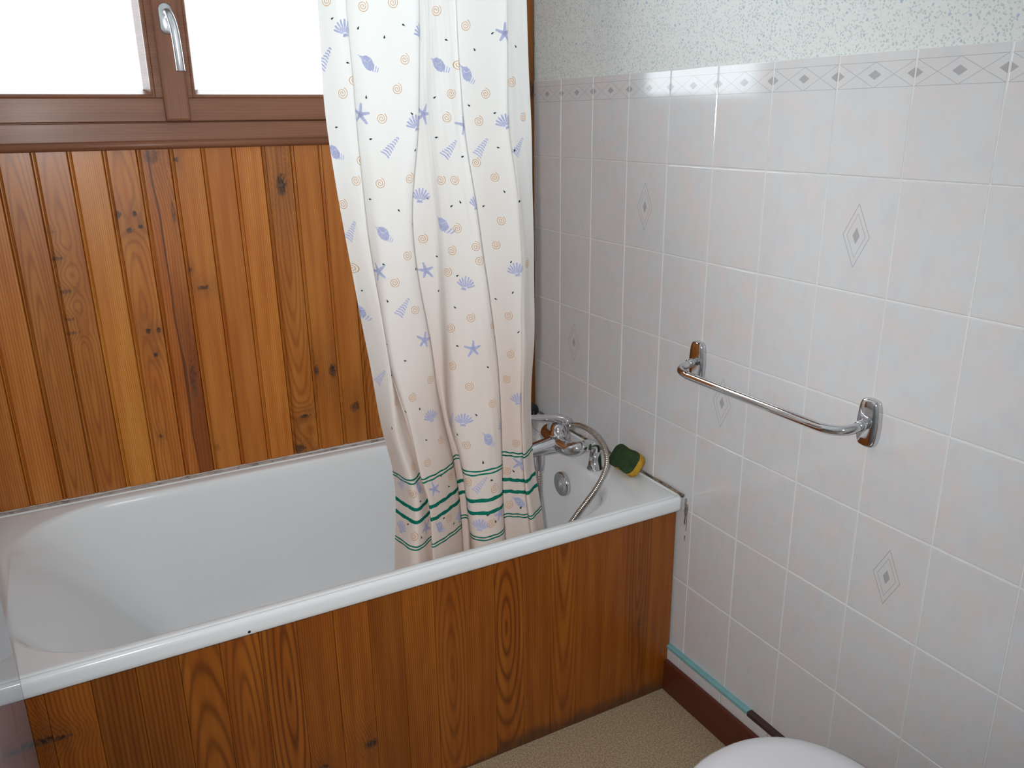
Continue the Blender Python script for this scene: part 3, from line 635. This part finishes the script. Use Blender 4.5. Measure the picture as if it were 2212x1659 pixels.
# ------------------------------------------------------------------ shower curtain
CR = CROT.to_matrix()
def x_at(px, yw, zw):
    """world x of the point with given y, z that lies in the vertical plane seen at column px"""
    q = (px - 1106.0) / FPX
    # camera coords: (p - CAM) . axes ; cx = a0 + a1*x ; cz = c0 + c1*x ; cx = -q*cz
    ax, az = CR.col[0], CR.col[2]
    b = Vector((0, yw - CAM.y, zw + ZO - CAM.z)); a0 = b.dot(ax); c0 = b.dot(az)
    return CAM.x + (-(a0 + q * c0)) / (ax.x + q * az.x)
LV = [   # z, columns of the fold lines, depth of the fold lines
 (0.10, [685, 745, 738, 768, 898, 890, 918, 935, 960, 985, 977, 1090, 1083, 1103, 1138], [-.600, -.634, -.598, -.624, -.637, -.592, -.606, -.618, -.628, -.641, -.596, -.637, -.596, -.622, -.605]),
 (-0.10, [705, 768, 760, 797, 899, 890, 920, 940, 975, 1001, 992, 1094, 1086, 1107, 1147], [-.600, -.636, -.596, -.626, -.639, -.588, -.604, -.620, -.634, -.645, -.594, -.639, -.594, -.624, -.604]),
 (-0.30, [745, 794, 788, 822, 889, 882, 935, 960, 1008, 1035, 1028, 1120, 1112, 1124, 1152], [-.600, -.636, -.596, -.630, -.638, -.586, -.598, -.622, -.645, -.650, -.595, -.638, -.592, -.628, -.603]),
 (-0.55, [797, 840, 836, 855, 930, 926, 953, 975, 1030, 1070, 1066, 1126, 1120, 1130, 1154], [-.590, -.635, -.599, -.639, -.632, -.580, -.583, -.632, -.656, -.652, -.598, -.634, -.590, -.632, -.602]),
 (-0.70, [824, 858, 884, 892, 948, 957, 965, 985, 1048, 1080, 1077, 1124, 1122, 1128, 1147], [-.58, -.634, -.603, -.642, -.618, -.572, -.572, -.640, -.664, -.655, -.598, -.628, -.588, -.632, -.600]),
 (-0.80, [847, 885, 908, 913, 972, 978, 990, 1002, 1050, 1083, 1081, 1126, 1124, 1131, 1150], [-.572, -.636, -.606, -.643, -.604, -.564, -.566, -.644, -.668, -.657, -.597, -.625, -.585, -.632, -.600]),
 (-0.872, [855, 899, 926, 931, 985, 986, 1003, 1009, 1051, 1084, 1083, 1130, 1127, 1135, 1156], [-.565, -.637, -.607, -.643, -.595, -.558, -.560, -.646, -.672, -.658, -.596, -.622, -.583, -.632, -.600]),
 (-0.99, [853, 898, 935, 938, 996, 992, 1012, 1022, 1058, 1090, 1089, 1141, 1134, 1148, 1172], [-.565, -.638, -.607, -.643, -.595, -.558, -.560, -.646, -.672, -.658, -.596, -.622, -.583, -.634, -.602]),
 (-1.10, [853, 900, 938, 942, 1000, 996, 1016, 1028, 1064, 1096, 1095, 1150, 1144, 1158, 1184], [-.565, -.636, -.607, -.640, -.595, -.560, -.562, -.640, -.664, -.652, -.596, -.622, -.583, -.632, -.602]),
]
ROWS = []
for z, pxs, ys in LV:
    ROWS.append((z, [Vector((x_at(p, y, z), y)) for p, y in zip(pxs, ys)]))
zt = 0.62
ROWS.insert(0, (zt, [Vector((v.x - 0.0, -0.615 + (v.y + 0.615) * 0.8)) for v in ROWS[0][1]]))
NK = len(ROWS[0][1])
def row_at(z):
    zs = [r[0] for r in ROWS]
    i = 0
    while i < len(zs) - 2 and z < zs[i + 1]: i += 1
    t = (zs[i] - z) / (zs[i] - zs[i + 1]); t = max(0, min(1, t))
    a = ROWS[max(i - 1, 0)][1]; b = ROWS[i][1]; c = ROWS[i + 1][1]; d = ROWS[min(i + 2, len(zs) - 1)][1]
    zl, zb, zc, zr = zs[max(i - 1, 0)], zs[i], zs[i + 1], zs[min(i + 2, len(zs) - 1)]
    h_ = zc - zb; out = []
    for k in range(NK):
        m0 = (c[k] - a[k]) / (zc - zl) if zc != zl else Vector((0, 0)); m1 = (d[k] - b[k]) / (zr - zb)
        if i == 0: m0 = (c[k] - b[k]) / h_
        t2, t3 = t * t, t ** 3
        out.append(b[k] * (2 * t3 - 3 * t2 + 1) + m0 * h_ * (t3 - 2 * t2 + t) + c[k] * (-2 * t3 + 3 * t2) + m1 * h_ * (t3 - t2))
    return out
NS = 14                              # samples per fold span
def curve_at(z):
    P = row_at(z); Q = [P[0] * 2 - P[1]] + P + [P[-1] * 2 - P[-2]]; out = []
    for i in range(1, len(Q) - 2):
        a, b, c, d = Q[i - 1], Q[i], Q[i + 1], Q[i + 2]
        # tangents limited so that the close folds do not overshoot
        L = (c - b).length
        def lim(v):
            n_ = v.length
            return v * min(1.0, 1.6 * L / n_) if n_ > 1e-9 else v
        m0 = lim((c - a) * 0.5); m1 = lim((d - b) * 0.5)
        for j in range(NS):
            t = j / NS; t2, t3 = t * t, t ** 3
            out.append(b * (2 * t3 - 3 * t2 + 1) + m0 * (t3 - 2 * t2 + t) + c * (-2 * t3 + 3 * t2) + m1 * (t3 - t2))
    out.append(P[-1]); return out
NU = (NK - 1) * NS + 1
ZT, ZB, NV = 0.60, -1.10, 240
GRID = []; ZV = []
for j in range(NV + 1):
    z = ZT + (ZB - ZT) * j / NV; ZV.append(z)
    cv = curve_at(z); row = []
    for i, p in enumerate(cv):
        w = 0.0006 * math.sin(i * 0.9 + z * 9) * math.sin(z * 23 + i * 0.31) + 0.0007 * math.sin(i * 0.23 - z * 31)
        row.append(Vector((p.x, p.y + w * (1 if z > -1.0 else 1), z + ZO)))
    GRID.append(row)
SEG = [0.0] * NU                     # cloth coordinate across the folds
for i in range(1, NU):
    SEG[i] = SEG[i - 1] + sum((GRID[j][i] - GRID[j][i - 1]).length for j in range(0, NV + 1, 12)) / len(range(0, NV + 1, 12))
def surf(u, z):
    u = max(0, min(SEG[-1] - 1e-6, u)); lo, hi = 0, NU - 1
    while hi - lo > 1:
        m_ = (lo + hi) // 2
        if SEG[m_] <= u: lo = m_
        else: hi = m_
    fu = (u - SEG[lo]) / max(1e-9, SEG[lo + 1] - SEG[lo])
    fj = (z - ZT) / (ZB - ZT) * NV; fj = max(0, min(NV - 1e-6, fj)); j = int(fj); fv = fj - j
    a, b, c, d = GRID[j][lo], GRID[j][lo + 1], GRID[j + 1][lo], GRID[j + 1][lo + 1]
    p = a * (1 - fu) * (1 - fv) + b * fu * (1 - fv) + c * (1 - fu) * fv + d * fu * fv
    n = (b - a + d - c).cross(a - c + b - d)      # across x up
    n = n.normalized() if n.length > 1e-12 else Vector((0, -1, 0))
    return p, n
curtain = empty('shower_curtain', (-0.56, -0.615, ZB + ZO), label='white shower curtain printed with seashells, spirals and green stripes', cat='curtain')
OFF = curtain.location.copy()
Vv = [tuple(GRID[j][i] - OFF) for j in range(NV + 1) for i in range(NU)]
Ff = [(j * NU + i, (j + 1) * NU + i, (j + 1) * NU + i + 1, j * NU + i + 1) for j in range(NV) for i in range(NU - 1)]
mesh_obj('cloth', Vv, Ff, M_cloth, curtain, smooth=True)
# ---- printed motifs, laid on the cloth in its own (across, up) coordinates
KINDS = ('spiral', 'blue', 'green', 'dot', 'cream')
PV = {k_: ([], []) for k_ in KINDS}; STR = 1.0; NAME = 'stripe_print'
def flush():
    Vq, Fq, FMq = [], [], []; mats = [I_spiral, I_blue, I_green, I_dot, I_cream]
    used = [k_ for k_ in KINDS if PV[k_][1]]
    for mi, k_ in enumerate(used):
        b0 = len(Vq); Vq += PV[k_][0]; Fq += [tuple(b0 + i for i in f) for f in PV[k_][1]]; FMq += [mi] * len(PV[k_][1]); PV[k_] = ([], [])
    if Fq: mesh_obj(NAME, Vq, Fq, [mats[KINDS.index(k_)] for k_ in used], curtain, smooth=True, fm=FMq)
def emit(kind, pts2, faces, lift=0.0006):
    Vq, Fq = PV[kind]; b0 = len(Vq)
    for (u, z) in pts2:
        p, n = surf(u, z); Vq.append(tuple(p + n * lift - OFF))
    Fq += [tuple(b0 + i for i in f) for f in faces]
def ribbon(kind, line, ws, lift=0.0006):
    n = len(line); pts2 = []; ws = ws if isinstance(ws, list) else [ws] * n
    for i in range(n):
        a = line[max(i - 1, 0)]; b = line[min(i + 1, n - 1)]
        dx, dz = b[0] - a[0], b[1] - a[1]; L = math.hypot(dx, dz) or 1
        dx *= STR; L = math.hypot(dx, dz) or 1; nx, nz = -dz / L / STR, dx / L; w = ws[i] / 2
        pts2 += [(line[i][0] + nx * w, line[i][1] + nz * w), (line[i][0] - nx * w, line[i][1] - nz * w)]
    emit(kind, pts2, [(2 * i, 2 * i + 1, 2 * i + 3, 2 * i + 2) for i in range(n - 1)], lift)
def rot(pts2, u, z, a, s=1.0):
    c, q = math.cos(a), math.sin(a)
    return [(u + (x * c - y * q) * s / STR, z + (x * q + y * c) * s) for x, y in pts2]
def m_spiral(u, z, s=1.0):
    a0 = random.uniform(-0.5, 0.5) - 1.0; L = []
    for i in range(46):
        t = i / 45; r_ = 0.0009 + 0.0088 * t ** 1.05; a = a0 + t * 2 * math.pi * 2.35
        L.append((r_ * math.cos(a), r_ * 1.05 * math.sin(a)))
    ribbon('spiral', rot(L, u, z, 0, s), 0.00095 * s)
def blob(kind, pts2, u, z, a=0, s=1.0):       # filled fan polygon, subdivided from the centre
    q = rot(pts2, u, z, a, s); n = len(q); cx = sum(p[0] for p in q) / n; cz = sum(p[1] for p in q) / n
    mid = [((p[0] + cx) / 2, (p[1] + cz) / 2) for p in q]
    emit(kind, q + mid + [(cx, cz)], [(i, (i + 1) % n, n + (i + 1) % n, n + i) for i in range(n)] + [(n + i, n + (i + 1) % n, 2 * n) for i in range(n)])
def m_star(u, z, s=1.0):
    a0 = random.uniform(-0.35, 0.35)
    for k in range(5):
        a = a0 + math.pi / 2 + k * 2 * math.pi / 5 + random.uniform(-.1, .1); Ln = 0.018 * random.uniform(.85, 1.1)
        L = [(Ln * i / 8 * math.cos(a), Ln * i / 8 * math.sin(a)) for i in range(9)]
        ribbon('blue', rot(L, u, z, 0, s), [(0.0072 - 0.0034 * i / 8) * s for i in range(9)])
def m_scallop(u, z, s=1.0):
    a0 = random.uniform(-0.25, 0.25)
    for k in range(8):
        a = math.pi / 2 + a0 + (k - 3.5) * 0.30; Ln = 0.026 * (1 - 0.05 * abs(k - 3.5))
        L = [((0.004 + (Ln - 0.004) * i / 7) * math.cos(a), -0.012 + (0.004 + (Ln - 0.004) * i / 7) * math.sin(a)) for i in range(8)]
        ribbon('blue', rot(L, u, z, 0, s), [(0.0010 + 0.0026 * math.sin(min(1, i / 5.5) * math.pi / 2) * (1 if i < 7 else .5)) * s for i in range(8)])
    blob('blue', [(-.006, -.015), (.006, -.015), (.004, -.010), (-.004, -.010)], u, z, a0, s)
def m_conch(u, z, s=1.0):
    a = random.uniform(-0.2, 0.2)
    blob('blue', [(-.016, .016), (-.009, .0125), (-.002, .0135), (.006, .008), (.009, -.001), (.007, -.010), (.001, -.013), (-.006, -.009), (-.010, .0), (-.011, .009)], u, z, a, s)
    for k in range(3):
        x = 0.0095 + k * 0.0035
        ribbon('blue', rot([(x, -.002 - k * .003), (x - .002, -.008 - k * .0025), (x - .0045, -.014 - k * .001)], u, z, a, s), 0.0018 * s)
    ribbon('cream', rot([(-.007, .006), (-.003, .002), (.003, .004), (.006, .0075)], u, z, a, s), 0.0010 * s, 0.0011)
def m_turret(u, z, s=1.0):
    a = 0.95 + random.uniform(-0.15, 0.15)
    for k in range(8):
        x = -0.018 + k * 0.0052; hh_ = 0.0095 * (1 - k / 9.5)
        L = [(x + 0.002 * math.sin(q * math.pi), -hh_ + 2 * hh_ * q) for q in (0, .25, .5, .75, 1)]
        ribbon('blue', rot(L, u, z, a, s), 0.0026 * s)
def m_dot(u, z, s=1.0):
    a = random.uniform(-1.2, 2.2)
    blob('dot', [(-.0021, -.0012), (.0004, -.0017), (.0022, .0), (.0040, .0012), (.0010, .0016), (-.0016, .0010)], u, z, a, 1.05 * s)
def proj(p):
    d = CR.transposed() @ (p - CAM); return 1106 + FPX * d.x / -d.z, 829.5 - FPX * d.y / -d.z, -d.z
SAMP = []
for j in range(0, NV + 1):
    for i in range(0, NU, 2):
        p = GRID[j][i]; a, b, dd = proj(p); SAMP.append((a, b, dd, i, j))
CELL = {}
for sxx in SAMP: CELL.setdefault((int(sxx[0] // 12), int(sxx[1] // 12)), []).append(sxx)
def find(px, py):
    """cloth coordinates of the front-most cloth seen at a place of the photograph"""
    c = []
    for a in (-1, 0, 1):
        for b in (-1, 0, 1): c += CELL.get((int(px // 12) + a, int(py // 12) + b), [])
    c = [q for q in c if math.hypot(q[0] - px, q[1] - py) < 9]
    if not c: return None
    near = min(q[2] for q in c); c = [q for q in c if q[2] < near + 0.02]
    q = min(c, key=lambda q: math.hypot(q[0] - px, q[1] - py))
    return SEG[q[3]], ZV[q[4]]
def motif(fn, u, z, s=1.0):
    global STR, NAME
    a, b = surf(u - .004, z)[0], surf(u + .004, z)[0]; STR = max(0.4, min(1.6, (b - a).length / .008))
    NAME = {m_spiral: 'spiral_print', m_dot: 'speck_print', m_star: 'starfish_print', m_scallop: 'scallop_print', m_conch: 'conch_print', m_turret: 'turret_shell_print'}[fn]
    fn(u, z, s); flush(); STR = 1.0
def place(fn, lst, ox, oy, sc, s=1.0, ymin=None):
    for (x, y) in lst:
        if ymin and y < ymin: continue
        r_ = find(ox + x / sc, oy + y / sc)
        if r_: motif(fn, r_[0], r_[1], s)
K2 = (640, 0, 2.765); K3 = (740, 500, 2.212); K5 = (820, 920, 5.184)
place(m_spiral, [(190, 15), (397, 35), (575, 20), (833, 72), (1003, 147), (1093, 92), (630, 343), (348, 466), (753, 470), (965, 383), (1146, 388), (1280, 484), (286, 564), (592, 531), (927, 558), (1125, 567), (521, 698), (903, 705), (1071, 730), (1347, 703), (391, 948), (360, 1072), (495, 1095), (665, 1068), (860, 1073), (951, 1082), (1060, 972), (1185, 1048), (282, 1228), (1226, 1308), (447, 1441), (443, 1555), (666, 1528), (765, 1420), (952, 1360), (927, 1507), (1068, 1480), (1090, 1550), (1195, 1463), (895, 1618), (325, 1600), (1375, 1565)], *K2)
place(m_spiral, [(255, 236), (348, 371), (613, 413), (715, 453), (788, 401), (193, 484), (513, 461), (807, 591), (784, 701), (421, 703), (611, 739), (712, 822), (337, 793), (252, 810), (520, 650), (470, 1003), (596, 1025), (831, 1005), (333, 1117), (400, 1111)], *K3)
place(m_spiral, [(370, 1237), (780, 585), (780, 1015), (1270, 690), (1245, 1097), (980, 628), (870, 540), (360, 770), (1430, 500), (1445, 880)], *K5, 1.12)
place(m_conch, [(437, 370), (850, 390), (1027, 438), (523, 1390), (866, 1350), (228, 920)], *K2)
place(m_conch, [(705, 998), (85, 380)], *K3); place(m_conch, [(460, 700), (690, 1130), (1590, 850), (955, 835)], *K5)
place(m_scallop, [(285, 150), (738, 190), (712, 720), (733, 1165), (1083, 1210), (1258, 720), (1318, 1605)], *K2)
place(m_scallop, [(588, 250), (413, 873), (843, 797), (573, 893)], *K3); place(m_scallop, [(230, 1120), (1110, 1090), (900, 1000)], *K5, 1.05)
place(m_star, [(385, 690), (1240, 200), (760, 690), (1017, 745), (490, 1620), (770, 1620)], *K2)
place(m_star, [(388, 522), (617, 565)], *K3); place(m_star, [(625, 690), (535, 1140), (1555, 420), (1350, 980)], *K5, 1.0)
place(m_turret, [(183, 365), (568, 880), (918, 885), (1117, 885), (340, 1385), (1330, 870)], *K2)
place(m_turret, [(287, 362), (178, 705), (513, 905), (773, 900)], *K3); place(m_turret, [(250, 640), (1120, 680)], *K5)
place(m_dot, [(227, 112), (360, 167), (508, 215), (657, 147), (308, 380), (425, 585), (830, 593), (245, 760), (455, 838), (678, 670), (840, 830), (699, 898), (990, 927), (1165, 198), (1048, 287), (1036, 637), (1192, 683), (1222, 890), (389, 1162), (434, 1198), (597, 1248), (783, 1180), (920, 1230), (985, 1200), (1131, 1220), (1252, 1143), (703, 1337), (842, 1528), (1102, 1393), (1333, 1198), (1297, 908), (1314, 272), (520, 1570), (718, 1610), (957, 1640), (1272, 1570), (899, 248)], *K2)
place(m_dot, [(99, 277), (457, 282), (544, 360), (723, 326), (818, 292), (220, 325), (214, 543), (301, 616), (543, 546), (690, 647), (735, 510), (833, 474), (239, 688), (300, 858), (480, 834), (640, 879), (366, 857), (240, 942), (402, 993), (545, 967)], *K3)
place(m_dot, [(440, 838), (300, 1097), (452, 1255), (683, 572), (785, 670), (722, 1025), (817, 1085), (920, 535), (960, 940), (1262, 597), (1220, 1005), (1297, 1067), (1512, 520), (1415, 775), (1575, 930), (1150, 430)], *K5, 1.25)
# motifs above the picture's edge keep the cloth printed to the top
for _ in range(34):
    u = random.uniform(0.02, SEG[-1] - 0.02); z = random.uniform(0.13, 0.55)
    motif(random.choice([m_spiral, m_spiral, m_dot, m_dot, m_scallop, m_star, m_conch]), u, z, 1.0)
def stripe(z, w):
    n = 420; ph = random.uniform(0, 6)
    L = [(SEG[-1] * i / (n - 1), z + 0.0006 * math.sin(i * .31 + ph)) for i in range(n)]
    ribbon('green', L, [w * (1 + 0.10 * math.sin(i * .47 + ph)) for i in range(n)]); flush()
ZS = -0.874; NAME = 'stripe_print'
for z, w in ((ZS + .0675, .0036), (ZS + .0595, .0036), (ZS, .0085), (ZS - .0295, .0085), (ZS - .0875, .0034), (ZS - .0945, .0034)): stripe(z, w)

# rail and rings above the picture
rail = empty('curtain_rail', (-0.80, -0.615, ZO + 0.64), label='curtain rail above the bath, out of the picture', cat='curtain rail')
tube('rod', [(-0.804, 0, 0.03), (0.0, 0, 0.03), (0.7985, 0, 0.03)], 0.010, M_chrome, rail)
for i in range(8):
    bm = bmesh.new(); n = 20; cx = -0.765 + 0.80 + i * 0.056
    sweep(bm, [(cx, .02 * math.cos(2 * math.pi * k_ / n), .022 + .022 * math.sin(2 * math.pi * k_ / n) - 0.012) for k_ in range(n + 1)], .0018, 6); bm_obj('ring', bm, M_chrome, rail, smooth=True)
